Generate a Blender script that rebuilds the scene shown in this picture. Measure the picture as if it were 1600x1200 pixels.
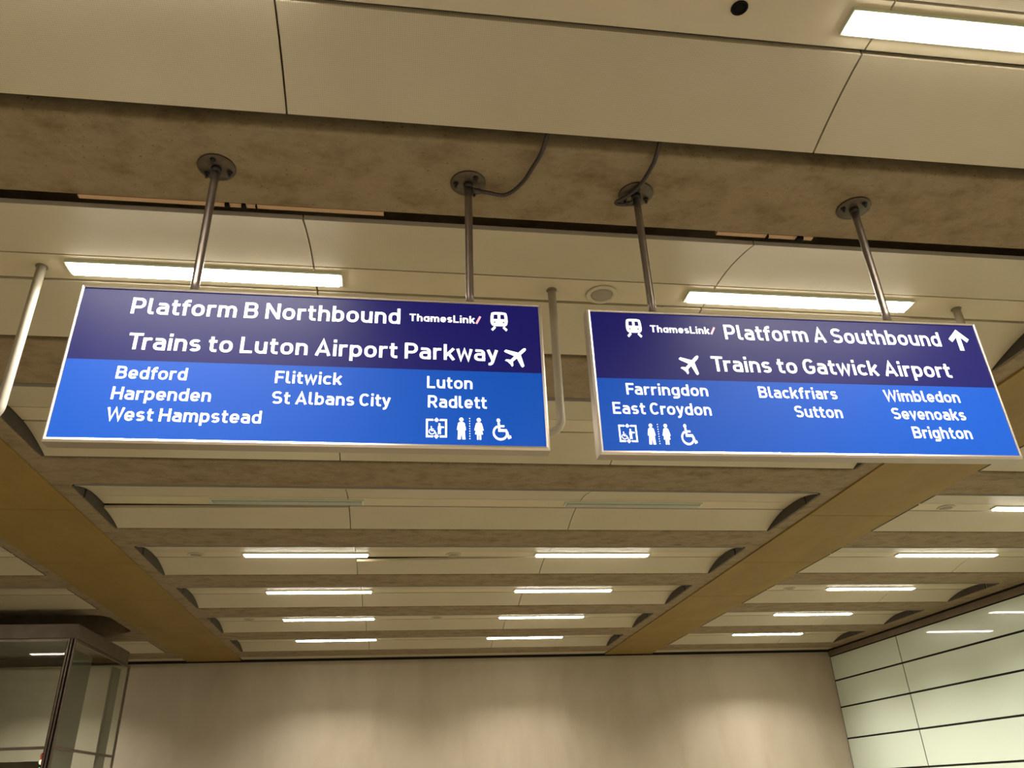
import bpy, bmesh, math, random
from mathutils import Matrix, Vector, noise
random.seed(7)
SC = bpy.context.scene
for o in list(bpy.data.objects): bpy.data.objects.remove(o)
COL = SC.collection
PI = math.pi

# ------------------------------------------------------------------ camera, world, exposure
cam_d = bpy.data.cameras.new('camera'); cam = bpy.data.objects.new('camera', cam_d); COL.objects.link(cam)
RIGHT = (0.99032454, -0.13375633, -0.03696686)
UP = (-0.02956531, -0.46363832, 0.88553114)
FWD = (0.13558465, 0.87587029, 0.46310695)
M3 = Matrix((RIGHT, UP, tuple(-c for c in FWD))).transposed()
cam.matrix_world = Matrix.Translation((0, 0, 1.6)) @ M3.to_4x4()
cam_d.sensor_width = 36.0; cam_d.sensor_fit = 'HORIZONTAL'
cam_d.lens = 36.0 * 1225.525 / 1600.0
cam_d.clip_start = 0.02; cam_d.clip_end = 200
SC.camera = cam

wd = bpy.data.worlds.new('world'); SC.world = wd; wd.use_nodes = True
wd.node_tree.nodes['Background'].inputs[0].default_value = (1.0, 0.9, 0.75, 1)
wd.node_tree.nodes['Background'].inputs[1].default_value = 0.0
SC.view_settings.view_transform = 'Standard'; SC.view_settings.look = 'None'
SC.view_settings.gamma = 1.0; SC.view_settings.use_curve_mapping = False
SC.view_settings.exposure = 0.0
LAMP_W = 66.0          # watts of one strip light's downlight
LAMP_COL = (1.0, 0.96, 0.90)
DIFF_E = 28.0           # glow of its diffuser

# ------------------------------------------------------------------ layout constants (metres)
Z0 = 4.0                                    # soffit of the concrete ribs
PITCH = 1.805
def YC(k): return 3.545 + PITCH * (k - 2)   # centre of coffer row k
BX = (-3.345, 4.57)                         # the two lengthwise beams
XW, YW = 8.84, 15.9                         # glass wall, end wall
XL, YB = -9.8, -4.6

# ------------------------------------------------------------------ materials
MATS = {}
def mat(name, col, rough=0.6, metal=0.0, spec=0.5, emit=None, estr=0.0, coat=0.0, coat_rough=0.1, trans=0.0, ior=1.45):
    m = bpy.data.materials.new(name); m.use_nodes = True
    b = m.node_tree.nodes['Principled BSDF']
    b.inputs['Base Color'].default_value = (*col, 1)
    b.inputs['Roughness'].default_value = rough
    b.inputs['Metallic'].default_value = metal
    b.inputs['Specular IOR Level'].default_value = spec
    b.inputs['Coat Weight'].default_value = coat
    b.inputs['Coat Roughness'].default_value = coat_rough
    b.inputs['Transmission Weight'].default_value = trans
    b.inputs['IOR'].default_value = ior
    if emit:
        b.inputs['Emission Color'].default_value = (*emit, 1)
        b.inputs['Emission Strength'].default_value = estr
    MATS[name] = m
    return m
def nz(m, cols, scale=3.0, detail=6.0, stretch=(1, 1, 1), pos=(0.3, 0.7), bump=0.0, bscale=40.0, rough=0.6, warp=0.0, specks=None):
    """mottled base colour from object-space noise, plus fine bump and dark pits"""
    nt = m.node_tree; N = nt.nodes; L = nt.links; b = N['Principled BSDF']
    tc = N.new('ShaderNodeTexCoord'); mp = N.new('ShaderNodeMapping'); mp.inputs['Scale'].default_value = stretch
    L.new(tc.outputs['Object'], mp.inputs['Vector'])
    n = N.new('ShaderNodeTexNoise'); n.inputs['Scale'].default_value = scale; n.inputs['Detail'].default_value = detail
    n.inputs['Roughness'].default_value = rough; n.inputs['Distortion'].default_value = warp
    L.new(mp.outputs[0], n.inputs['Vector'])
    r = N.new('ShaderNodeValToRGB')
    while len(r.color_ramp.elements) < len(cols): r.color_ramp.elements.new(0.5)
    for i, (e, c) in enumerate(zip(r.color_ramp.elements, cols)):
        e.position = pos[0] + (pos[1] - pos[0]) * i / (len(cols) - 1); e.color = (*c, 1)
    L.new(n.outputs[0], r.inputs[0]); out = r.outputs[0]
    if specks:
        v = N.new('ShaderNodeTexNoise'); v.inputs['Scale'].default_value = specks[0]; v.inputs['Detail'].default_value = 2
        L.new(tc.outputs['Object'], v.inputs['Vector'])
        rr = N.new('ShaderNodeValToRGB'); rr.color_ramp.elements[0].position = specks[1]; rr.color_ramp.elements[1].position = specks[1] + 0.05
        L.new(v.outputs[0], rr.inputs[0])
        mx = N.new('ShaderNodeMix'); mx.data_type = 'RGBA'; mx.blend_type = 'MIX'
        mx.inputs['B'].default_value = (*specks[2], 1)
        L.new(rr.outputs[0], mx.inputs['Factor']); L.new(out, mx.inputs['A']); out = mx.outputs['Result']
    L.new(out, b.inputs['Base Color'])
    if bump:
        n2 = N.new('ShaderNodeTexNoise'); n2.inputs['Scale'].default_value = bscale; n2.inputs['Detail'].default_value = 4
        L.new(tc.outputs['Object'], n2.inputs['Vector'])
        bp = N.new('ShaderNodeBump'); bp.inputs['Strength'].default_value = bump; bp.inputs['Distance'].default_value = 0.01
        L.new(n2.outputs[0], bp.inputs['Height']); L.new(bp.outputs[0], b.inputs['Normal'])
    return m
def perforate(m, pitch=0.008, dark=0.82, rad=0.30):
    """rows of tiny punched holes across the panel"""
    nt = m.node_tree; N = nt.nodes; L = nt.links; b = N['Principled BSDF']
    src = b.inputs['Base Color'].links[0].from_socket
    tc = N.new('ShaderNodeTexCoord'); sp = N.new('ShaderNodeSeparateXYZ'); L.new(tc.outputs['Object'], sp.inputs[0])
    ds = []
    for ax in (0, 1):
        mu = N.new('ShaderNodeMath'); mu.operation = 'MULTIPLY'; mu.inputs[1].default_value = 1 / pitch
        L.new(sp.outputs[ax], mu.inputs[0])
        fr = N.new('ShaderNodeMath'); fr.operation = 'FRACT'; L.new(mu.outputs[0], fr.inputs[0])
        su = N.new('ShaderNodeMath'); su.operation = 'SUBTRACT'; su.inputs[1].default_value = 0.5; L.new(fr.outputs[0], su.inputs[0])
        sq = N.new('ShaderNodeMath'); sq.operation = 'MULTIPLY'; L.new(su.outputs[0], sq.inputs[0]); L.new(su.outputs[0], sq.inputs[1]); ds.append(sq)
    ad = N.new('ShaderNodeMath'); L.new(ds[0].outputs[0], ad.inputs[0]); L.new(ds[1].outputs[0], ad.inputs[1])
    lt = N.new('ShaderNodeMath'); lt.operation = 'LESS_THAN'; lt.inputs[1].default_value = rad * rad; L.new(ad.outputs[0], lt.inputs[0])
    mx = N.new('ShaderNodeMix'); mx.data_type = 'RGBA'; mx.blend_type = 'MULTIPLY'
    mx.inputs['B'].default_value = (dark, dark, dark, 1)
    L.new(lt.outputs[0], mx.inputs['Factor']); L.new(src, mx.inputs['A']); L.new(mx.outputs['Result'], b.inputs['Base Color'])

m_conc = nz(mat('concrete', (.3, .24, .15), .85, spec=.2), [(.150, .104, .055), (.232, .174, .100), (.298, .234, .146), (.200, .142, .078)], scale=5.0, detail=12, stretch=(.9, 1.2, 1), pos=(.28, .72), rough=.72, bump=.35, bscale=45, specks=(75, .69, (.10, .075, .045)))
m_panel = nz(mat('panel_cream', (.5, .45, .3), .55, spec=.3), [(.50, .437, .303), (.55, .486, .345)], scale=1.3, detail=4); perforate(m_panel)
m_strip = nz(mat('strip_cream', (.55, .5, .35), .5, spec=.3), [(.53, .46, .31), (.58, .505, .345)], scale=1.5, detail=3)
m_lip = mat('panel_lip', (.42, .39, .34), .5, spec=.3)
m_clad = nz(mat('beam_cladding', (.36, .26, .12), .6, spec=.3), [(.22, .142, .035), (.255, .168, .043), (.29, .193, .052)], scale=1.7, detail=7, stretch=(1.6, .6, 1), bump=.05, bscale=60)
m_dark = mat('void_dark', (.018, .015, .012), .9, spec=.1)
m_endpl = nz(mat('end_plate', (.12, .10, .08), .6), [(.045, .037, .027), (.07, .058, .042)], scale=4)
m_floor = nz(mat('floor_terrazzo', (.42, .38, .31), .35), [(.124, .103, .064), (.152, .128, .082)], scale=8, detail=8)
m_wall = nz(mat('wall_plaster', (.5, .4, .3), .8, spec=.2), [(.385, .325, .23), (.43, .365, .265), (.46, .395, .295)], scale=.9, detail=9, stretch=(1.5, 1, .55), pos=(.28, .7), bump=.12, bscale=30, warp=.4)
m_glassw = mat('green_back_painted_glass', (.63, .71, .575), .25, spec=.5, coat=1.0, coat_rough=.03)
m_brown = nz(mat('brown_trim', (.22, .15, .10), .5), [(.14, .105, .066), (.185, .14, .09)], scale=5)
m_pole = mat('pole_steel', (.25, .21, .185), .33, metal=.85)
m_flange = nz(mat('flange_steel', (.2, .16, .12), .45, metal=.6), [(.075, .058, .04), (.13, .10, .072)], scale=25)
m_bolt = mat('bolt_dark', (.05, .045, .04), .5, metal=.6)
m_case = mat('sign_case', (.68, .62, .54), .28, metal=.9)
m_caseshade = mat('sign_case_shade', (.40, .34, .27), .35, metal=.85)  # darkened copy of the case metal, shade of sides and underside in the colour
m_tube = mat('tube_paint', (.38, .345, .27), .4, spec=.35)
m_cond = mat('conduit_steel', (.06, .05, .043), .38, metal=.5)
m_navy = mat('sign_navy', (.008, .008, .04), .34, spec=.25, emit=(.004, .003, .095), estr=1.0)
m_blue = mat('sign_blue', (.006, .04, .2), .42, spec=.2, emit=(.001, .082, .50), estr=.68)
m_text = mat('sign_white', (.85, .85, .88), .4, emit=(1, .97, 1.0), estr=1.15)
m_slash = mat('sign_pink', (.8, .3, .35), .4, emit=(1, .42, .48), estr=1.1)
m_diff = mat('lamp_diffuser', (.9, .88, .82), .4, emit=(1.0, .93, .82), estr=DIFF_E)
m_unlit = nz(mat('unlit_diffuser', (.36, .37, .30), .35), [(.32, .335, .27), (.40, .41, .335)], scale=60, stretch=(.3, 1, 1))
m_lampf = mat('lamp_frame', (.55, .62, .50), .35, spec=.5)
m_speak = mat('speaker_ring', (.50, .44, .31), .5)
m_spkg = nz(mat('speaker_mesh', (.30, .26, .19), .6), [(.24, .205, .15), (.34, .295, .22)], scale=220)
m_black = mat('black_rubber', (.010, .009, .008), .85, spec=.1)
m_pack = mat('packing_strip', (.55, .36, .22), .7)
m_liftst = nz(mat('lift_bronze', (.16, .12, .09), .35, metal=.7), [(.13, .10, .075), (.20, .155, .115)], scale=6, stretch=(.4, .4, 2))
m_liftf = nz(mat('lift_fascia', (.26, .20, .15), .4, metal=.35), [(.115, .09, .066), (.16, .127, .094)], scale=5)
m_liftp = mat('lift_grey', (.16, .16, .125), .45, metal=.3)
m_glass = mat('clear_glass', (.86, .93, .86), 0.02, trans=1.0, ior=1.45)
m_red = mat('lamp_red', (.6, .02, .02), .25, emit=(1, .10, .05), estr=.35)
m_amber = mat('lamp_bright', (1, .8, .6), .3, emit=(1, .72, .5), estr=1.6)
m_green = mat('lamp_green', (.3, .8, .6), .25, emit=(.35, 1, .7), estr=.8)

# ------------------------------------------------------------------ mesh helpers
class MB:
    def __init__(s): s.v = []; s.f = []; s.sm = []
    def add(s, vs, fs, smooth=False):
        o = len(s.v); s.v += [tuple(p) for p in vs]
        for f in fs: s.f.append([i + o for i in f]); s.sm.append(smooth)
        return s
    def box(s, x0, x1, y0, y1, z0, z1):
        return s.add([(x0, y0, z0), (x1, y0, z0), (x1, y1, z0), (x0, y1, z0), (x0, y0, z1), (x1, y0, z1), (x1, y1, z1), (x0, y1, z1)],
                     [(3, 2, 1, 0), (4, 5, 6, 7), (0, 1, 5, 4), (1, 2, 6, 5), (2, 3, 7, 6), (3, 0, 4, 7)])
    def bbox(s, x0, x1, y0, y1, z0, z1, b=.004):
        """box with chamfered edges"""
        bm = bmesh.new(); bmesh.ops.create_cube(bm, size=1)
        for v in bm.verts: v.co = Vector(((x0 + x1) / 2 + v.co.x * (x1 - x0), (y0 + y1) / 2 + v.co.y * (y1 - y0), (z0 + z1) / 2 + v.co.z * (z1 - z0)))
        bmesh.ops.bevel(bm, geom=bm.edges[:], offset=b, segments=2, affect='EDGES', profile=.5)
        bm.verts.index_update()
        s.add([v.co[:] for v in bm.verts], [[v.index for v in f.verts] for f in bm.faces]); bm.free(); return s
    def lathe(s, prof, c=(0, 0, 0), n=24, smooth=True, axis='z'):
        """prof: (r, h) pairs revolved about a vertical axis at c"""
        vs = []; fs = []
        for r, h in prof:
            for i in range(n):
                a = 2 * PI * i / n
                if axis == 'z': vs.append((c[0] + r * math.cos(a), c[1] + r * math.sin(a), c[2] + h))
                else: vs.append((c[0] + r * math.cos(a), c[1] + h, c[2] + r * math.sin(a)))
        for j in range(len(prof) - 1):
            for i in range(n):
                fs.append((j * n + i, j * n + (i + 1) % n, (j + 1) * n + (i + 1) % n, (j + 1) * n + i))
        s.add(vs, fs, smooth)
        o = len(s.v) - len(vs)
        s.f.append([o + i for i in range(n)][::-1]); s.sm.append(False)
        s.f.append([o + (len(prof) - 1) * n + i for i in range(n)]); s.sm.append(False)
        return s
    def tube(s, pts, r, n=14, ridge=0.0):
        pts = [Vector(p) for p in pts]; vs = []; fs = []
        t = (pts[1] - pts[0]).normalized(); u = t.orthogonal().normalized()
        for i, p in enumerate(pts):
            t2 = (pts[min(i + 1, len(pts) - 1)] - pts[max(i - 1, 0)]).normalized()
            u = (u - t2 * u.dot(t2)).normalized(); w = t2.cross(u)
            rr = r * (1 + (ridge if i % 2 else -ridge))
            for k in range(n):
                a = 2 * PI * k / n; vs.append(p + u * (rr * math.cos(a)) + w * (rr * math.sin(a)))
        for j in range(len(pts) - 1):
            for k in range(n): fs.append((j * n + k, j * n + (k + 1) % n, (j + 1) * n + (k + 1) % n, (j + 1) * n + k))
        s.add(vs, fs, True); o = len(s.v) - len(vs)
        s.f.append([o + k for k in range(n)][::-1]); s.sm.append(False)
        s.f.append([o + (len(pts) - 1) * n + k for k in range(n)]); s.sm.append(False)
        return s
    def build(s, name, m, parent=None, loc=None, kind=None):
        me = bpy.data.meshes.new(name); me.from_pydata(s.v, [], s.f)
        ms = m if isinstance(m, (list, tuple)) else [m]
        for q in ms: me.materials.append(q)
        me.polygons.foreach_set('use_smooth', s.sm)
        bm = bmesh.new(); bm.from_mesh(me); bmesh.ops.recalc_face_normals(bm, faces=bm.faces); bm.to_mesh(me); bm.free()
        o = bpy.data.objects.new(name, me); COL.objects.link(o)
        if parent is not None: o.parent = parent
        if loc: o.location = loc
        if kind: o['kind'] = kind
        return o
def thing(name, label, cat, loc=(0, 0, 0), group=None):
    o = bpy.data.objects.new(name, None); COL.objects.link(o); o.location = loc; o.empty_display_size = .1
    o['label'] = label; o['category'] = cat
    if group: o['group'] = group
    return o
def tag(o, label, cat, group=None):
    o['label'] = label; o['category'] = cat
    if group: o['group'] = group
    return o
def copy_tree(o, parent=None):
    c = o.copy(); COL.objects.link(c)
    if parent is not None: c.parent = parent
    for ch in list(o.children): copy_tree(ch, c)
    return c

# ------------------------------------------------------------------ room shell
MB().box(XL, XW, YB, YW, -.12, 0).build('floor', m_floor, kind='structure')
MB().box(XL, XW + .4, YW, YW + .3, 0, 4.7).build('wall_back', m_wall, kind='structure')
MB().box(XL - .3, XL, YB, YW, 0, 4.7).build('wall_left', m_wall, kind='structure')
MB().box(XL, XW + .4, YB - .3, YB, 0, 4.7).build('wall_front', m_wall, kind='structure')
wr = MB().box(XW + .0105, XW + .3, YB, YW, 0, 4.7).build('wall_right', m_dark, kind='structure')
wr['label'] = 'wall of pale green glass panels with dark joints'
gz = [3.865, 3.395, 2.895, 2.325, 1.75, 1.17, .59, .03]
gy = [YW - .02, 13.48, 9.86, 6.24, 2.62, -1.0, YB]
for j in range(len(gy) - 1):
    for i in range(len(gz) - 1):
        MB().bbox(XW, XW + .010, gy[j + 1] + .013, gy[j] - .013, gz[i + 1] + .015, gz[i] - .015, .002).build('glass_panel', m_glassw, wr)
MB().bbox(XW - .012, XW + .03, YB, YW, 3.872, 3.972, .003).build('trim_1', m_brown, kind='structure')
MB().box(XW - .02, XW + .3, YB, YW, 3.974, 4.05).build('shadow_strip_right', m_dark, kind='structure')  # black box painted in as the shadow gap above the glass wall
MB().box(XL, XW, YW - .045, YW, 3.962, 4.03).build('shadow_strip_end', m_dark, kind='structure')  # black box in place of the dark gap where ceiling meets end wall

# concrete ribs: one cell with a round-cornered opening for every coffer
def cell(mb, x0, x1, y0, y1, hx0, hx1, hy0, hy1, r=.10, ztop=4.55):
    n = 7; rb = .016
    def loop(off, z):
        p = []
        for (cx, cy, a0) in ((hx1 - r, hy1 - r, 0), (hx0 + r, hy1 - r, PI / 2), (hx0 + r, hy0 + r, PI), (hx1 - r, hy0 + r, 1.5 * PI)):
            for i in range(n):
                a = a0 + PI / 2 * i / (n - 1); p.append((cx + (r + off) * math.cos(a), cy + (r + off) * math.sin(a), z))
        return p
    l0 = loop(rb, Z0); cs = [(x1, y1, Z0), (x0, y1, Z0), (x0, y0, Z0), (x1, y0, Z0)]
    vs = l0 + cs; fs = []; N = 4 * n
    for c in range(4):
        for i in range(n - 1): fs.append((N + c, c * n + i, c * n + i + 1))
        d = (c + 1) % 4
        fs.append((N + c, c * n + n - 1, d * n, N + d))
    mb.add(vs, fs)
    loops = [loop(rb * (1 - math.sin(a)), Z0 + rb * (1 - math.cos(a))) for a in [PI / 2 * i / 4 for i in range(5)]] + [loop(0, ztop)]
    vs = []; fs = []
    for l in loops: vs += l
    for j in range(len(loops) - 1):
        for i in range(N): fs.append((j * N + i, j * N + (i + 1) % N, (j + 1) * N + (i + 1) % N, (j + 1) * N + i))
    mb.add(vs, fs, True)
    mb.add(loops[-1], [tuple(range(N))])
KS = range(-2, 9)
BAYS = {'main': (BX[0], BX[1], -2.72, 3.93), 'right': (BX[1], XW + .03, 5.09, 8.49), 'left': (XL, BX[0], -8.6, -3.98)}
mb = MB()
for k in KS:
    y = YC(k)
    for b, (x0, x1, hx0, hx1) in BAYS.items():
        if b == 'left' and k == 7: cell(mb, x0, x1, y - PITCH / 2, y + PITCH / 2, hx0 + .0, -4.0, 11.74, 13.08, .22, 4.95)
        else: cell(mb, x0, x1, y - PITCH / 2, y + PITCH / 2, hx0, hx1, y - (.658 if k == 2 else .62), y + (.668 if k == 1 else .642 if k < 4 else .624))
yend = YC(8) + PITCH / 2
mb.box(XL, XW + .03, yend, yend + .27, Z0, 4.5)
ceil = mb.build('ceiling', m_conc, kind='structure')
ceil['label'] = 'ribbed concrete ceiling with cream panelled coffers'
MB().box(XL, XW + .3, YB - .3, YW + .3, 5.0, 5.1).build('slab', m_dark, ceil)
for (a, b) in ((BX[1] + .5, XW - .03), (BX[0] + .5, BX[1] - .5), (XL, BX[0] - .5)):
    MB().box(a, b, yend + .275, YW - .05, 4.004, 4.03).build('ceiling_panel', m_panel, ceil)

# vaulted panels: profile across the coffer, extruded along x
def prof(side):
    pts = []
    if side == 'near':
        for i in range(13):
            u = i / 12; pts.append((-.575 + u * .483, 4.002 + .088 * (1 - (1 - u) ** 1.9)))
    else:
        for i in range(13):
            u = i / 12; pts.append((.152 + u * .440, 4.090 - .084 * u ** 1.5))
    return pts
def panel_mesh(side, x0, x1, y, t=.026, sag=None):
    p = prof(side); mb = MB(); vs = []; n = len(p)
    for ix, x in enumerate((x0, x1)):
        for j, (yy, z) in enumerate(p):
            dz = 0
            if sag: dz = -(sag[ix]) * (1 - j / (n - 1))
            vs.append((x, y + yy, z + dz))
        for j, (yy, z) in enumerate(p):
            dz = -(sag[ix]) * (1 - j / (n - 1)) if sag else 0
            vs.append((x, y + yy, z + t + dz))
    fs = []
    for j in range(n - 1):
        fs.append((j, j + 1, 2 * n + j + 1, 2 * n + j))
        fs.append((n + j, 3 * n + j, 3 * n + j + 1, n + j + 1))
    fs += [(0, 2 * n, 3 * n, n), (n - 1, 2 * n - 1, 4 * n - 1, 3 * n - 1)]
    fs += [tuple(list(range(n)) + list(range(2 * n - 1, n - 1, -1))), tuple([2 * n + q for q in range(n)] + [2 * n + q for q in range(2 * n - 1, n - 1, -1)])]
    mb.add(vs, fs)
    return mb
def seen(b, k): return (k >= 1 if b == 'main' else k >= 3)
PCOL = {'main': [(-2.69, -.495), (-.487, 1.716), (1.724, 3.90)], 'right': [(5.115, 7.306), (7.314, 8.465)], 'left': [(-6.21, -3.99), (-8.41, -6.218)]}
rest = MB(); rest2 = MB()
for k in KS:
    y = YC(k)
    for b, cols in PCOL.items():
        if b == 'left' and k == 7: continue
        for ci, (a, c) in enumerate(cols):
            for side in ('near', 'far'):
                sag = None
                if b == 'main' and side == 'far':
                    if k == 5 and ci == 1: sag = (.046, .0)
                    if k == 4 and ci == 0: sag = (.034, .010)
                pm = panel_mesh(side, a, c, y, sag=sag)
                if seen(b, k):
                    o = pm.build('ceiling_panel', [m_panel, m_lip], ceil)
                    if side == 'near':
                        for f in o.data.polygons:
                            if abs(f.normal.y) > .9: f.material_index = 1
                    if sag: o['label'] = 'cream ceiling panel hanging slightly open at one end'
                else: rest.add(pm.v, pm.f)
            s = MB().box(a, c, y - .079, y + .130, 4.092, 4.112)
            if seen(b, k): s.build('ceiling_strip', m_strip, ceil)
            else: rest2.add(s.v, s.f)
        # dark curved end plates closing the vault
        for xe, sg in ((cols[0][0] if b != 'left' else cols[1][0], -1), (cols[-1][1] if b != 'left' else cols[0][1], 1)):
            if not seen(b, k): continue
            pl = prof('near') + prof('far'); mbp = MB()
            for (lo, hi) in ((-.60, -.30), (-.295, .60)):
                ps = [(yy, z) for yy, z in pl if lo <= yy <= hi]
                ps = ([(lo, 4.0)] if lo > -.5 else []) + ps
                xa, xb = xe + sg * .006, xe + sg * .02
                top = [(yy, z + .05) for yy, z in ps]; n = len(ps)
                bot = [(ps[0][0], 4.0), (ps[-1][0], 4.0)]
                ring = [bot[0]] + top + [bot[1]]; m_ = len(ring)
                vs = [(xa, y + q[0], q[1]) for q in ring] + [(xb, y + q[0], q[1]) for q in ring]
                fs = [tuple(range(m_)), tuple(range(2 * m_ - 1, m_ - 1, -1))] + [(i, (i + 1) % m_, m_ + (i + 1) % m_, m_ + i) for i in range(m_)]
                mbp.add(vs, fs)
            mbp.build('end_plate', m_endpl, ceil)
o = rest.build('ceiling_panel', m_panel, ceil); o['kind'] = 'stuff'
o = rest2.build('ceiling_strip', m_strip, ceil); o['kind'] = 'stuff'
# cladding boards under the two lengthwise beams
for xb in BX:
    ys = [YB] + [YC(k) for k in range(-2, 9)] + [YW - .04]
    for a, c in zip(ys[:-1], ys[1:]):
        MB().bbox(xb - .485, xb + .485, a + .004, c - .004, Z0 - .016, Z0 + .01, .004).build('beam_cladding', m_clad, ceil)
# packing strip and odd bits along the far edge of the nearest rib
for (a, c) in ((-1.45, -.12), (1.50, 2.0)):
    MB().box(a, c, 2.889, 2.915, 4.006, 4.03).build('packing_strip', m_pack, ceil)

# ------------------------------------------------------------------ strip lights
def make_light(lit=True):
    t = thing('ceiling_light', 'x', 'ceiling light')
    f = MB()
    x, y = .692, .054
    for (a, b, c, d) in ((-x, x, -y, -y + .010), (-x, x, y - .010, y), (-x, -x + .016, -y + .010, y - .010), (x - .016, x, -y + .010, y - .010)):
        f.box(a, b, c, d, -.008, .012)
    f.build('frame', m_lampf, t)
    d = MB().bbox(-x + .016, x - .016, -y + .010, y - .010, -.020, .010, .004)
    d.build('diffuser', m_diff if lit else m_unlit, t)
    if lit:
        ld = bpy.data.lights.new('downlight', 'AREA'); ld.shape = 'RECTANGLE'; ld.size = 1.33; ld.size_y = .08
        ld.energy = LAMP_W; ld.color = LAMP_COL; ld.spread = math.radians(118)
        lo = bpy.data.objects.new('downlight', ld); COL.objects.link(lo); lo.parent = t; lo.location = (0, 0, -.022)
    return t
LX = {'main': (-1.04, 2.27), 'right': (6.87,), 'left': (-5.65,)}
proto = {True: make_light(True), False: make_light(False)}; used = set()
lamp_bright = [c for c in proto[True].children if c.type == 'LIGHT'][0].data.copy(); lamp_bright.energy = LAMP_W * 1.3   # more power in the bay beside the glass wall
def put_light(x, y, lit, label, group, b):
    if lit not in used: o = proto[lit]; used.add(lit)
    else: o = copy_tree(proto[lit])
    o.location = (x, y, 4.084)
    if b == 'right':
        for ch in o.children:
            if ch.type == 'LIGHT': ch.data = lamp_bright
    o['label'] = label; o['category'] = 'ceiling light'; o['group'] = group
G1 = 'lit strip lights in the ceiling coffers'; G2 = 'unlit strip lights'
ROWN = {5: 'nearest lit row below the signs', 6: 'second lit row below the signs', 7: 'third lit row below the signs', 8: 'furthest lit row before the end wall'}
SPARE = 'lit strip light in a coffer outside the view or behind a sign'
for k in KS:
    for b, xs in LX.items():
        for i, x in enumerate(xs):
            y = YC(k) + .012; lit = True; g = G1
            if b == 'main':
                side = 'left' if i == 0 else 'right'
                if k >= 5: lab = f'thin lit strip light, {side} one of the {ROWN[k]}'
                elif k == 4: lab = f'unlit grey strip light, {side} one of the dark pair just below the signs'; lit = False; g = G2
                elif k == 2: lab = 'bright strip light just above the ' + ('platform B sign' if i == 0 else 'platform A sign')
                elif k == 1 and i == 1: lab = 'large bright strip light cut by the frame at upper right'
                else: lab = SPARE
            elif b == 'right':
                if k >= 5: lab = f'lit strip light in the glass wall bay, {ROWN[k]}'
                elif k == 4: lab = 'lit strip light at right edge below platform A sign, cut by frame'
                else: lab = SPARE
            else:
                if k in (6, 7): continue
                lab = SPARE
            put_light(x, y, lit, lab, g, b)

# ------------------------------------------------------------------ speakers and small ceiling fittings
def make_speaker():
    t = thing('ceiling_speaker', 'x', 'speaker')
    MB().lathe([(.060, 0), (.088, -.002), (.090, -.006), (.086, -.009), (.064, -.010), (.062, -.004)], n=36).build('ring', m_speak, t)
    MB().lathe([(.063, -.002), (.062, -.006), (.045, -.011), (.020, -.013), (.004, -.0135)], n=32).build('mesh_cover', m_spkg, t)
    return t
sp0 = make_speaker(); SPK = [(1.09, 3.59, 'round speaker between the two hanging signs, in the strip above the gap'),
    (-2.24, YC(5) + .03, 'round speaker left of the left light in the nearest lit row'),
    (.62, YC(5) + .03, 'round speaker between the two lights of the nearest lit row'),
    (-2.23, YC(7) + .03, 'tiny round speaker left of the left light in the third lit row'),
    (.61, YC(7) + .03, 'tiny round speaker between the two lights of the third lit row'),
    (5.65, YC(4) + .03, 'round speaker in the right bay under the platform A sign corner'),
    (5.61, YC(6) + .03, 'round speaker in the right bay left of its second lit row light')]
for i, (x, y, lab) in enumerate(SPK):
    o = sp0 if i == 0 else copy_tree(sp0)
    o.location = (x, y, 4.092); tag(o, lab, 'speaker', 'round ceiling speakers')
t = thing('cable_port', 'small black round hole in the ceiling strip at the top of the view', 'ceiling hole', (1.16, 1.745, 4.092))
MB().lathe([(.020, 0), (.029, 0), (.031, -.004), (.028, -.007), (.022, -.007), (.021, 0)], n=28).build('rim', m_black, t)
MB().lathe([(.0225, 0), (.021, -.003), (.010, -.004)], n=24).build('plug', m_black, t)
for i, (x, w, lab) in enumerate(((-.817, .02, 'left black clip of a pair on the rib edge by the leftmost sign pole'),
                                 (-.745, .02, 'right black clip of a pair on the rib edge by the leftmost sign pole'),
                                 (-.69, .006, 'thin black pin on the rib edge beside the pair of clips'),
                                 (1.76, .008, 'thin dark pin on the rib edge left of the rightmost sign pole'),
                                 (1.93, .034, 'round black clip on the rib edge just left of the rightmost sign pole'))):
    o = MB().bbox(-w / 2, w / 2, -.012, .018, -.008, .024, min(.003, w / 3)).build('cable_clip', m_black, loc=(x, 2.90, Z0))
    tag(o, lab, 'clip', 'clips along the rib edge')

# painted J-shaped support tubes dropping from the ceiling strip behind the signs
def jtube(zdrop):
    pts = [(0, 0, .02), (0, 0, -.2), (0, 0, -.5), (0, 0, zdrop)]
    R_ = .085
    for i in range(1, 11):
        a = PI / 2 * i / 10; pts.append((-R_ * (1 - math.cos(a)), 0, zdrop - R_ * math.sin(a)))
    pts.append((-R_ - .12, 0, zdrop - R_)); return pts
def make_tube():
    t = thing('support_tube', 'x', 'tube')
    MB().tube(jtube(-.79), .0225, 18).build('tube', m_tube, t)
    MB().lathe([(.0235, .006), (.029, .004), (.030, 0), (.0235, -.002)], n=24).build('collar', m_brown, t)
    return t
tb = make_tube()
for i, (x, lab) in enumerate(((.80, 'pale painted tube bending at its foot, between the two signs'),
                              (-1.865, 'pale painted ceiling tube at the left edge, left of the platform B sign'),
                              (3.28, 'pale painted tube top seen just above the right end of the platform A sign'))):
    o = tb if i == 0 else copy_tree(tb)
    o.location = (x, 3.575, 4.088); tag(o, lab, 'tube', 'support tubes')

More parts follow.
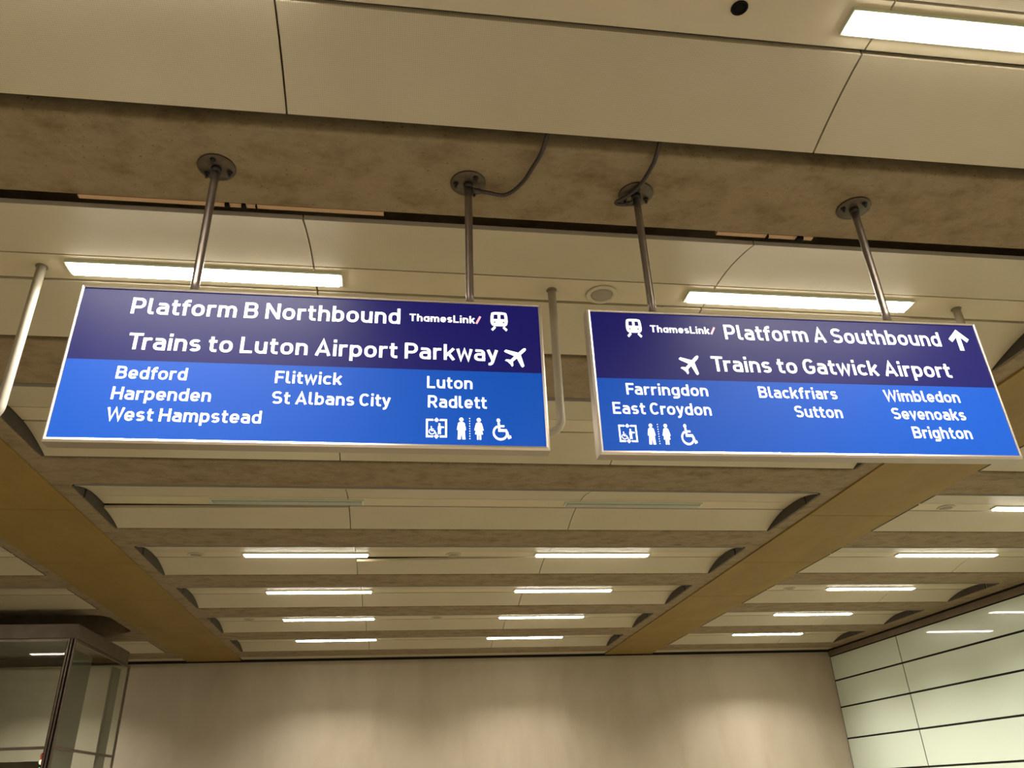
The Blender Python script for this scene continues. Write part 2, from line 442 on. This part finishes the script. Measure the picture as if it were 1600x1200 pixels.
# ------------------------------------------------------------------ lettering (stroke alphabet)
def sell(cx, cy, rx, ry, a0, a1, n=22, e=2.35):
    p = []
    for i in range(n + 1):
        a = math.radians(a0 + (a1 - a0) * i / n); c, s = math.cos(a), math.sin(a)
        p.append((cx + rx * math.copysign(abs(c) ** (2 / e), c), cy + ry * math.copysign(abs(s) ** (2 / e), s)))
    return p
def glyphs(w):
    h = w / 2; X = .735; G = {}
    o_w = .60
    bowl = lambda W, x0=0: sell(x0 + W / 2, X / 2, W / 2 - h, X / 2 - h, 0, 360, 40)
    def arch(x0, x1, top, foot, y0=None):
        r = min(.21, (x1 - x0) / 2); y0 = y0 if y0 is not None else top - .26
        return [(x0, y0)] + sell(x0 + r, top - .24, r, .24 - 0, 180, 90, 8) + sell(x1 - r, top - .24, r, .24, 90, 0, 8) + [(x1, foot)]
    Sp = lambda W, H: sell(W / 2, H - h - (H - w) / 4, W / 2 - h, (H - w) / 4, 32, 270, 22, 2.2) + sell(W / 2, h + (H - w) / 4, W / 2 - h, (H - w) / 4, 90, -148, 22, 2.2)
    def Bb(y0, y1, W):
        r = (y1 - y0) / 2; return [(h, y1), (W - h - r * .9, y1)] + sell(W - h - r * .95, (y0 + y1) / 2, r * .95, r, 90, -90, 14, 2.3) + [(h, y0)]
    G['P'] = (.64, [[(h, 0), (h, 1)], Bb(.41, 1 - h, .64)])
    G['B'] = (.66, [[(h, 0), (h, 1)], Bb(.52, 1 - h, .63), Bb(h, .52, .66)])
    G['R'] = (.66, [[(h, 0), (h, 1)], Bb(.43, 1 - h, .64), [(.33, .43), (.60, 0)]])
    G['N'] = (.70, [[(h, 0), (h, 1)], [(h, 1 - h * .5), (.70 - h, h * .5)], [(.70 - h, 0), (.70 - h, 1)]])
    G['T'] = (.64, [[(0, 1 - h), (.64, 1 - h)], [(.32, 0), (.32, 1 - h)]])
    G['L'] = (.56, [[(h, 1), (h, h), (.56, h)]])
    G['A'] = (.74, [[(h * .9, 0), (.37, 1 - h * .8), (.74 - h * .9, 0)], [(.17, .27), (.57, .27)]])
    G['F'] = (.56, [[(h, 0), (h, 1 - h), (.56, 1 - h)], [(h, .48), (.51, .48)]])
    G['E'] = (.58, [[(.58, h), (h, h), (h, 1 - h), (.58, 1 - h)], [(h, .51), (.53, .51)]])
    G['H'] = (.69, [[(h, 0), (h, 1)], [(.69 - h, 0), (.69 - h, 1)], [(h, .5), (.69 - h, .5)]])
    G['S'] = (.65, [Sp(.65, 1)])
    G['C'] = (.65, [sell(.34, .5, .34 - h, .5 - h, 42, 318, 30)])
    G['G'] = (.67, [sell(.34, .5, .34 - h, .5 - h, 42, 270, 26) + sell(.34, h + .24, .33 - h, .24, 270, 360, 8) + [(.67 - h, .45), (.37, .45)]])
    G['W'] = (1.02, [[(h * .8, 1), (.27, h * .7), (.51, .93), (.75, h * .7), (1.02 - h * .8, 1)]])
    G['o'] = (o_w, [bowl(o_w)])
    G['a'] = (.555, [[(.07, X - h), (.26, X - h)] + sell(.555 - h - .19, X - h - .2, .19, .2, 90, 0, 8) + [(.555 - h, 0)],
                     [(.555 - h, .425), (.26, .425)] + sell(.26, h + (.425 - h) / 2, .26 - h, (.425 - h) / 2, 90, 270, 14) + [(.34, h)] + sell(.34, h + .12, .555 - h - .34, .12, 270, 360, 6)])
    G['\u0251'] = (.58, [bowl(.58), [(.58 - h, 0), (.58 - h, X)]])
    G['b'] = (.58, [[(h, 0), (h, 1)], bowl(.58)])
    G['d'] = (.58, [bowl(.58), [(.58 - h, 0), (.58 - h, 1)]])
    G['p'] = (.58, [[(h, -.26), (h, X)], bowl(.58)])
    G['g'] = (.58, [bowl(.58), [(.58 - h, X), (.58 - h, -.02)] + sell(.58 - h - .18, -.02, .18, .15, 0, -90, 8) + [(.09, -.17)]])
    G['c'] = (.52, [sell(.30, X / 2, .30 - h, X / 2 - h, 45, 315, 28)])
    G['e'] = (.575, [[(h + .02, .345), (.575 - h, .345)] + sell(.2875, X / 2, .2875 - h, X / 2 - h, 4, 322, 32)])
    G['s'] = (.51, [Sp(.51, X)])
    G['n'] = (.565, [[(h, 0), (h, X)], arch(h, .565 - h, X - h, 0)])
    G['h'] = (.565, [[(h, 0), (h, 1)], arch(h, .565 - h, X - h, 0)])
    G['m'] = (.88, [[(h, 0), (h, X)], arch(h, .44, X - h, 0), arch(.44, .88 - h, X - h, 0)])
    G['r'] = (.40, [[(h, 0), (h, X)], [(h, X - .26)] + sell(h + .22, X - h - .2, .22, .2, 180, 90, 8) + [(.40, X - h - .005)]])
    G['u'] = (.565, [[(.565 - x, X - y) for x, y in arch(h, .565 - h, X - h, 0)], [(.565 - h, 0), (.565 - h, X)]])
    G['i'] = (w, [[(h, 0), (h, X)], [(h, .855), (h, 1.03)]])
    G['l'] = (.29, [[(h, 1)] + [(h, .26)] + sell(h + .14, h + .14, .14, .14, 180, 270, 7) + [(.29, h)]])
    G['t'] = (.39, [[(.15, .94), (.15, .27)] + sell(.15 + .15, h + .15, .15, .15, 180, 270, 7) + [(.39, h)], [(0, X - h), (.38, X - h)]])
    G['f'] = (.39, [[(.39, 1.0 - h), (.32, 1.0 - h)] + sell(.31, 1.0 - h - .17, .16, .17, 90, 180, 7) + [(.15, 0)], [(0, X - h), (.37, X - h)]])
    G['k'] = (.56, [[(h, 0), (h, 1)], [(.50, X), (h + .04, .27)], [(.235, .42), (.50, 0)]])
    G['v'] = (.56, [[(h * .85, X), (.28, h * .5), (.56 - h * .85, X)]])
    G['w'] = (.80, [[(h * .8, X), (.215, h * .6), (.40, X - .06), (.585, h * .6), (.80 - h * .8, X)]])
    G['y'] = (.56, [[(h * .85, X), (.29, .06)], [(.56 - h * .85, X), (.27, -.05), (.215, -.15)] + [(.15, -.185), (.07, -.185)]])
    return G
KERN = {('T', 'r'): -.10, ('P', 'a'): -.03, ('r', 't'): -.02, ('a', 'y'): -.03, ('w', 'a'): -.04, ('k', 'w'): -.04, ('A', 'i'): -.0, ('W', 'e'): -.06, ('W', 'i'): -.03,
        ('r', 'o'): -.03, ('o', 'y'): -.03, ('y', 'd'): -.03, ('t', 'y'): -.05, ('t', 't'): -.03, ('f', 'o'): -.04, ('t', 'w'): -.03, ('t', 'f'): -.03, ('r', 'a'): -.03, ('o', 'r'): 0, ('v', 'e'): -.04, ('e', 'v'): -.04, ('F', 'a'): -.07, ('F', 'l'): -.0}
def ribbon(mb, pts, w, T):
    """flat stroke of width w along pts; T maps glyph units onto the sign face"""
    P = []
    for p in pts:
        if not P or (Vector(p) - P[-1]).length > 1e-4: P.append(Vector(p))
    n = len(P); closed = (P[0] - P[-1]).length < 1e-3 and n > 3
    L_, R_ = [], []
    for i in range(n):
        if closed: a = P[(i - 1) % (n - 1)]; b = P[(i + 1) % (n - 1)] if i < n - 1 else P[1]
        else: a = P[max(i - 1, 0)]; b = P[min(i + 1, n - 1)]
        d1 = (P[i] - a) if (P[i] - a).length > 1e-6 else (b - P[i]); d2 = (b - P[i]) if (b - P[i]).length > 1e-6 else d1
        d1 = d1.normalized(); d2 = d2.normalized()
        n1 = Vector((-d1.y, d1.x)); n2 = Vector((-d2.y, d2.x)); m = n1 + n2
        m = m.normalized() if m.length > 1e-4 else n1
        k = min(1 / max(m.dot(n1), .25), 2.2)
        L_.append(P[i] + m * (w / 2 * k)); R_.append(P[i] - m * (w / 2 * k))
    mb.add([T(q) for q in L_] + [T(q) for q in R_], [(i, i + 1, n + i + 1, n + i) for i in range(n - 1)])
def text(mbs, s, x0, x1, zb, cap, yf, w=.185, gap=.125, shear=lambda x: 0):
    G = glyphs(w); x = 0; items = []; prev = None; wi = 0
    for ch in s:
        if ch == ' ': x += .36; prev = None; wi += 1; continue
        wd_, st = G[ch]
        if prev: x += gap + KERN.get((prev, ch), 0)
        items.append((x, st, wi)); x += wd_; prev = ch
    sx = (x1 - x0) / x
    for gx, st, wi in items:
        while len(mbs) <= wi: mbs.append(MB())
        for p in st:
            ribbon(mbs[wi], p, w, lambda q, gx=gx: (x0 + (gx + q.x) * sx, yf, zb + q.y * cap + shear(x0 + (gx + q.x) * sx)))
    return sx / cap
def poly(mb, loops, T):
    """filled outline with holes; loops in 2-D, first the outline"""
    bm = bmesh.new(); es = []
    for lp in loops:
        vs = [bm.verts.new((p[0], p[1], 0)) for p in lp]
        for i in range(len(vs)): es.append(bm.edges.new((vs[i], vs[(i + 1) % len(vs)])))
    bmesh.ops.triangle_fill(bm, edges=es, use_beauty=True)
    bm.verts.index_update()
    mb.add([T(v.co) for v in bm.verts], [[v.index for v in f.verts] for f in bm.faces]); bm.free()
def circ(cx, cy, r, n=20): return [(cx + r * math.cos(2 * PI * i / n), cy + r * math.sin(2 * PI * i / n)) for i in range(n)]
def rrect(x0, x1, y0, y1, r, n=6):
    p = []
    for cx, cy, a in ((x1 - r, y1 - r, 0), (x0 + r, y1 - r, 90), (x0 + r, y0 + r, 180), (x1 - r, y0 + r, 270)):
        for i in range(n + 1): b = math.radians(a + 90 * i / n); p.append((cx + r * math.cos(b), cy + r * math.sin(b)))
    return p
def place(x0, x1, z0, z1, yf, shear):
    def T(q):
        x = x0 + q[0] * (x1 - x0); return (x, yf, z0 + q[1] * (z1 - z0) + shear(x))
    return T
def sym_train(mb, T):
    body = [(.10, .27), (.03, .36), (0, .50), (.015, .75), (.055, .93), (.12, .975), (.3, 1), (.7, 1), (.88, .975), (.945, .93), (.985, .75), (1, .50), (.97, .36), (.90, .27), (.8, .235), (.2, .235)]
    poly(mb, [body, [(.20, .86), (.42, .86), (.42, .62), (.175, .62)], [(.58, .86), (.80, .86), (.825, .62), (.58, .62)], circ(.24, .445, .045, 12), circ(.76, .445, .045, 12)], T)
    ribbon(mb, [(.27, .20), (.07, .02)], .13, T); ribbon(mb, [(.73, .20), (.93, .02)], .13, T)
def sym_plane(mb, T):
    up = [(0, .50), (.055, .45), (.068, .36), (.068, .14), (.50, -.12), (.50, -.22), (.44, -.23), (.068, -.09), (.060, -.31), (.19, -.42), (.19, -.50), (.05, -.46), (0, -.47)]
    o = up + [(-x, y) for x, y in up[::-1] if x > 0]
    o = [(x * 1.25, y * 1.25) for x, y in o]
    c = math.cos(-PI / 4); s = math.sin(-PI / 4)
    poly(mb, [[(.46 + c * x - s * y, .46 + s * x + c * y) for x, y in o]], T)
def person(x, s, skirt=False, y0=0.0):
    """front-facing pictogram of height s at x, standing on y0"""
    if not skirt:
        b = [(-.05, 0), (-.24, 0), (-.20, .42), (-.27, .42), (-.27, .48), (-.20, .74), (-.12, .79), (.12, .79), (.20, .74), (.27, .48), (.27, .42), (.20, .42), (.24, 0), (.05, 0), (0, .33)]
    else:
        b = [(-.13, 0), (-.13, .24), (-.24, .24), (-.20, .42), (-.29, .42), (-.18, .74), (-.10, .79), (.10, .79), (.18, .74), (.29, .42), (.20, .42), (.24, .24), (.13, .24), (.13, 0), (.02, 0), (.02, .2), (-.02, .2), (-.02, 0)]
    return [(x + px * s, y0 + py * s) for px, py in b], circ(x, y0 + .905 * s, .095 * s, 16)
def sym_toilet(mb, T):
    for x, sk in ((.18, False), (.84, True)):
        b, hd = person(x, 1.0, sk); 
        b = [(x + (px - x) * .62, py) for px, py in b]; hd = [(x + (px - x) * .85, py) for px, py in hd]
        poly(mb, [b], T); poly(mb, [hd], T)
    for i in range(9): poly(mb, [[(.495 + (px - .495) * .8, py) for px, py in circ(.495, .04 + i * .115, .026, 8)]], T)
def sym_wheel(mb, T, s=1, ox=0, oy=0):
    Q = lambda q: T((ox + q[0] * s, oy + q[1] * s))
    poly(mb, [circ(.33, .905, .095, 16)], Q)
    ribbon(mb, [(.34, .80), (.37, .44), (.72, .44), (.86, .12), (.98, .16)], .125, Q)
    ribbon(mb, [(.36, .64), (.64, .64)], .09, Q)
    ribbon(mb, [(.27, .62)] + [(.42 + .36 * math.cos(math.radians(a)), .34 + .31 * math.sin(math.radians(a))) for a in range(130, 372, 12)], .105, Q)
def sym_lift(mb, T):
    for sx in (0, 1):
        f = (lambda q: T(q)) if sx == 0 else (lambda q: T((1 - q[0], q[1])))
        ribbon(mb, [(.34, .11), (.045, .11), (.045, .89), (.34, .89)], .09, f)
    poly(mb, [[(.36, .86), (.64, .86), (.5, 1.0)]], T); poly(mb, [[(.36, .14), (.64, .14), (.5, 0)]], T)
    poly(mb, [[(.44, .80), (.56, .80), (.56, .86), (.44, .86)]], T); poly(mb, [[(.44, .14), (.56, .14), (.56, .20), (.44, .20)]], T)
    sym_wheel(mb, T, .38, .13, .21)
    b, hd = person(.64, .52, False, .22); b = [(.64 + (px - .64) * .6, py) for px, py in b]
    poly(mb, [b], T); poly(mb, [hd], T)
    ribbon(mb, [(.66, .56), (.86, .54)], .07, T)
def sym_arrow(mb, T):
    ribbon(mb, [(.5, 0), (.5, .88)], .21, T)
    ribbon(mb, [(.075, .47), (.5, .87), (.925, .47)], .20, T)

# ------------------------------------------------------------------ hanging signs
YF, TH = 2.62, .06
def make_sign(label, x0, x1, poles, rows, shear, zt=3.356, zb=2.715, zd=3.0375):
    t = thing('hanging_sign', label, 'sign', ((x0 + x1) / 2, 2.65, zb)); O = Vector(t.location)
    def add(mb, name, m, parent=t, lab=None):
        mb.v = [(v[0] - O.x, v[1] - O.y, v[2] - O.z) for v in mb.v]
        o = mb.build(name, m, parent)
        if lab: o['label'] = lab
        return o
    # metal case with a raised picture-frame rim, open at the front
    c = MB(); lip = .014; ch = .007
    def ring(xa, xb, za, zb_, y): return [(xa, y, za), (xb, y, za), (xb, y, zb_), (xa, y, zb_)]
    rs = [ring(x0 + lip, x1 - lip, zb + lip, zt - lip, YF + .010), ring(x0 + lip, x1 - lip, zb + lip, zt - lip, YF),
          ring(x0 + ch, x1 - ch, zb + ch, zt - ch, YF - .002), ring(x0, x1, zb, zt, YF + .006), ring(x0, x1, zb, zt, YF + TH)]
    vs = [p for r in rs for p in r]; fs = []
    for j in range(len(rs) - 1):
        for i in range(4): fs.append((j * 4 + i, j * 4 + (i + 1) % 4, (j + 1) * 4 + (i + 1) % 4, (j + 1) * 4 + i))
    fs.append(tuple(range(16, 20))); c.add([(v[0], v[1], v[2] + shear(v[0])) for v in vs], fs)
    fo = add(c, 'frame', [m_case, m_caseshade])
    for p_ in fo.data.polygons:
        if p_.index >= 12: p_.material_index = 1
    def pane(za, zb_):
        p = [(x0 + lip, za), (x1 - lip, za), (x1 - lip, zb_), (x0 + lip, zb_)]
        v = [(x, YF + .004, z + shear(x)) for x, z in p] + [(x, YF + .010, z + shear(x)) for x, z in p]
        return MB().add(v, [(0, 1, 2, 3), (7, 6, 5, 4), (0, 4, 5, 1), (1, 5, 6, 2), (2, 6, 7, 3), (3, 7, 4, 0)])
    add(pane(zd, zt - lip), 'header_panel', m_navy, lab='dark navy backlit upper panel')
    add(pane(zb + lip, zd), 'destination_panel', m_blue, lab='bright blue backlit lower panel')
    yl = YF + .0032
    for r in rows:
        mb = MB()
        if r[0] == 'text':
            _, s, a, b, z, cap, w, g = r
            ws = []; text(ws, s, a, b, z, cap, yl, w, g, shear)
            for q in ws: add(q, 'lettering', m_text)
        elif r[0] == 'slash':
            _, a, z0_, b, z1_ = r
            ribbon(mb, [(a, z0_), (b, z1_)], .0085, lambda q: (q.x, yl, q.y + shear(q.x)))
            add(mb, 'logo_slash', m_slash, lab='pink slash of the logo')
        else:
            _, nm, a, b, z0_, z1_ = r
            {'train_symbol': sym_train, 'plane_symbol': sym_plane, 'lift_symbol': sym_lift, 'toilet_symbol': sym_toilet, 'wheelchair_symbol': sym_wheel, 'arrow_symbol': sym_arrow}[nm](mb, place(a, b, z0_, z1_, yl, shear))
            add(mb, nm, m_text)
    for i, px in enumerate(poles):
        py = YF + TH / 2
        po = add(MB().lathe([(.0165, zt - .004 + shear(px)), (.0165, 3.4), (.0165, 3.9), (.0165, Z0 - .006)], (px, py, 0), 20), 'pole', m_pole)
        add(MB().lathe([(.0215, Z0 - .035), (.0215, Z0 - .008)], (px, py, 0), 20), 'collar', m_bolt, po)
        add(MB().lathe([(.0785, Z0), (.0785, Z0 - .007), (.076, Z0 - .010), (.018, Z0 - .010)], (px, py, 0), 36), 'flange', m_flange, po)
        for a in (20, 145, 265):
            a = math.radians(a + 37 * i); bx, by = px + .055 * math.cos(a), py + .055 * math.sin(a)
            add(MB().lathe([(.013, Z0 - .010), (.013, Z0 - .013), (.0105, Z0 - .013), (.0105, Z0 - .021), (.0055, Z0 - .021), (.0055, Z0 - .036)], (bx, by, 0), 8, False), 'bolt', m_bolt, po)
    return t
C1, C2 = .0705, .0500
WB = .155
def tx(s, a, b, z, cap, w=WB, g=.12): return ('text', s, a, b, z, cap, w, g)
make_sign('backlit blue sign for platform B northbound trains, left of the two', -1.212, .539, (-.815, .252), [
    tx('Platform B Northbound', -1.0185, -.0246, 3.2362, C1), tx('Trains to Luton Airport Parkway', -1.004, .3557, 3.0835, C1 * .98),
    tx('Bedford', -1.0205, -.7788, 2.9625, C2), tx('Harpenden', -1.021, -.6851, 2.8795, C2), tx('West Hampstead', -1.022, -.5022, 2.798, C2),
    tx('Flitwick', -.4705, -.2305, 2.9622, C2), tx('St Albans City', -.473, -.0497, 2.8782, C2),
    tx('Luton', .0835, .2545, 2.9598, C2), tx('Radlett', .0877, .307, 2.8792, C2),
    tx('Th\u0251mesLink', .0112, .268, 3.2525, .0335, .18, .11), ('slash', .2735, 3.2515, .290, 3.286),
    ('sym', 'train_symbol', .330, .3994, 3.2235, 3.3103), ('sym', 'plane_symbol', .3942, .4741, 3.0745, 3.1545),
    ('sym', 'lift_symbol', .0817, .1585, 2.753, 2.8379), ('sym', 'toilet_symbol', .1938, .2917, 2.7525, 2.8405), ('sym', 'wheelchair_symbol', .326, .3963, 2.753, 2.8404)],
    lambda x: 0)
SH = lambda x: .0065 * (x - 2.46)
make_sign('backlit blue sign for platform A southbound trains, right of the two', .725, 2.470, (1.016, 2.079), [
    tx('Platform A Southbound', 1.302, 2.2772, 3.2325, C1), tx('Trains to Gatwick Airport', 1.2227, 2.2772, 3.0805, C1 * .98),
    tx('Farringdon', .8544, 1.1867, 2.9668, C2), tx('East Croydon', .7925, 1.187, 2.8830, C2),
    tx('Blackfriars', 1.3985, 1.7329, 2.9660, C2), tx('Sutton', 1.5349, 1.7353, 2.8830, C2),
    tx('Wimbledon', 1.940, 2.2755, 2.9635, C2), tx('Sevenoaks', 1.9525, 2.2757, 2.8830, C2), tx('Brighton', 2.0186, 2.276, 2.8003, C2),
    tx('Th\u0251mesLink', .9857, 1.2382, 3.2545, .0335, .18, .11), ('slash', 1.2440, 3.2540, 1.262, 3.288),
    ('sym', 'train_symbol', .8841, .9501, 3.2288, 3.3150), ('sym', 'plane_symbol', 1.1010, 1.1785, 3.0750, 3.1575),
    ('sym', 'lift_symbol', .8062, .8774, 2.7605, 2.8420), ('sym', 'toilet_symbol', .9174, 1.0063, 2.7575, 2.8440), ('sym', 'wheelchair_symbol', 1.0490, 1.1120, 2.7580, 2.8445),
    ('sym', 'arrow_symbol', 2.3190, 2.4155, 3.2150, 3.3190)], SH)

# flexible conduits feeding the signs
def smooth(pts, n=9):
    P = [Vector(p) for p in pts]; P = [P[0] * 2 - P[1]] + P + [P[-1] * 2 - P[-2]]; out = []
    for i in range(1, len(P) - 2):
        for j in range(n):
            t = j / n; a, b, c, d = P[i - 1:i + 3]
            out.append(.5 * ((2 * b) + (c - a) * t + (2 * a - 5 * b + 4 * c - d) * t * t + (3 * b - a - 3 * c + d) * t ** 3))
    out.append(P[-2]); return out
def conduit(label, pts, tip):
    t = thing('flexible_conduit', label, 'cable', pts[0], 'ribbed cable conduits'); O = Vector(pts[0])
    MB().tube([p - O for p in smooth(pts, 11)], .0092, 12, .07).build('hose', m_cond, t)
    MB().tube([Vector(tip[0]) - O, Vector(tip[1]) - O], .0125, 14).build('end_fitting', m_cond, t)
conduit('ribbed metal conduit curling from the ceiling to the second pole, over the platform B sign',
        [(.272, 2.650, 3.958), (.334, 2.662, 3.962), (.421, 2.677, 3.968), (.482, 2.601, 3.97), (.515, 2.502, 3.972), (.541, 2.41, 3.978), (.556, 2.352, 4.03), (.560, 2.347, 4.10)],
        [(.269, 2.650, 3.958), (.305, 2.656, 3.960)])
conduit('ribbed metal conduit dropping to the left pole of the platform A sign',
        [(.996, 2.652, 3.945), (.955, 2.672, 3.950), (.929, 2.677, 3.965), (.98, 2.621, 3.968), (1.012, 2.545, 3.97), (1.027, 2.449, 3.972), (1.031, 2.40, 3.978), (1.041, 2.352, 4.03), (1.045, 2.347, 4.10)],
        [(.999, 2.651, 3.945), (.970, 2.664, 3.948)])

# ------------------------------------------------------------------ glass lift enclosure, lower left
LXR, LXL, LY0, LY1 = -4.15, -6.9, 11.24, 13.62
LYF = 13.48
lf = thing('lift_enclosure', 'glass lift enclosure with bronze frame standing by the end wall at lower left', 'lift', ((LXR + LXL) / 2, (LY0 + LY1) / 2, 0)); LO = Vector(lf.location)
def lp(mb, name, m, parent=lf):
    mb.v = [(v[0] - LO.x, v[1] - LO.y, v[2] - LO.z) for v in mb.v]; return mb.build(name, m, parent)
hd = MB(); 
hd.bbox(LXL, LXR + .02, LY0 - .02, LY0 + .06, 3.61, 3.79, .006); hd.bbox(LXR - .06, LXR + .02, LY0 + .06, LYF + .02, 3.61, 3.79, .006)
hd.bbox(LXL, LXR - .06, LYF - .06, LYF + .02, 3.58, 3.79, .006); hd.box(LXL, LXR - .06, LY0 + .06, LYF - .06, 3.70, 3.74)
roof = lp(hd, 'roof_header', m_liftf)
for (x, y) in ((LXR, LY0), (LXR, LY1), (LXL, LY0), (LXL, LY1)):
    p = MB(); s = 1 if x == LXR else -1; q = 1 if y == LY1 else -1
    za = 3.605
    for (u0, u1) in (((-.075, -.052), (-.038, -.018), (.004, .022)) if y == LY0 else ((-.012, .022),)): p.bbox(x + u0 * s, x + u1 * s, y - .02, y + .02, 0, za, .003)
    lp(p, 'corner_post', m_liftst)
    if y == LY1: continue
    g = MB(); g.box(x - .083 * s, x - .0755 * s, y - .014, y + .014, 0, za); g.box(x - .0518 * s, x - .0382 * s, y - .010, y + .014, 0, za); g.box(x - .0178 * s, x + .0038 * s, y - .010, y + .014, 0, za)
    lp(g, 'gasket', m_black)
for z in (2.315, 1.02, 3.585):
    r_ = MB(); r_.bbox(LXL + .07, LXR - .076, LY0 - .015, LY0 + .015, z - .017, z + .017, .004); r_.bbox(LXR - .015, LXR + .015, LY0 + .022, LY1 - .022, z - .017, z + .017, .004)
    lp(r_, 'rail', m_liftst)
for (za, zb_) in ((2.333, 3.567), (1.038, 2.297), (.06, 1.002)):
    lp(MB().box(LXL + .078, LXR - .078, LY0 - .005, LY0 + .005, za, zb_), 'glass_pane', m_glass)
    lp(MB().box(LXR - .005, LXR + .005, LY0 + .024, LY1 - .024, za, zb_), 'glass_pane', m_glass)
lp(MB().bbox(LXR - .10, LXR - .05, LY0 + .06, 12.13, 0, 3.50, .004), 'door_panel', m_liftp)
lp(MB().bbox(LXR - .09, LXR - .05, 13.10, 13.42, 0, 3.52, .004), 'guide_panel', m_liftp)
lp(MB().bbox(LXL + .1, LXR - .55, 13.20, 13.36, 2.10, 2.27, .006), 'cross_beam', m_liftst)
cp = MB(); cp.bbox(LXL + .3, LXR - .5, 12.0, 13.1, 1.7, 1.96, .01); lp(cp, 'car_top', m_liftp)
sg = thing('signal_lamp', 'small red and green signal lamp inside the glass lift corner', 'lamp', (-4.255, LY0 + .09, 2.06))
MB().bbox(-.03, .03, -.012, .03, -.05, .20, .006).build('housing', m_black, sg)
MB().lathe([(.030, -.012), (.029, -.026), (.020, -.036), (.006, -.040)], (0, 0, .165), 20, axis='y').build('red_lens', m_red, sg)
MB().lathe([(.033, -.012), (.031, -.028), (.020, -.038), (.006, -.041)], (0, 0, .10), 20, axis='y').build('bright_lens', m_amber, sg)
MB().lathe([(.027, -.012), (.026, -.024), (.016, -.033), (.005, -.036)], (0, 0, .02), 20, axis='y').build('green_lens', m_green, sg)
lp(MB().bbox(-4.285, -4.225, LY0 + .125, LY0 + .16, 2.02, 2.26, .004), 'lamp_bracket', m_liftst)
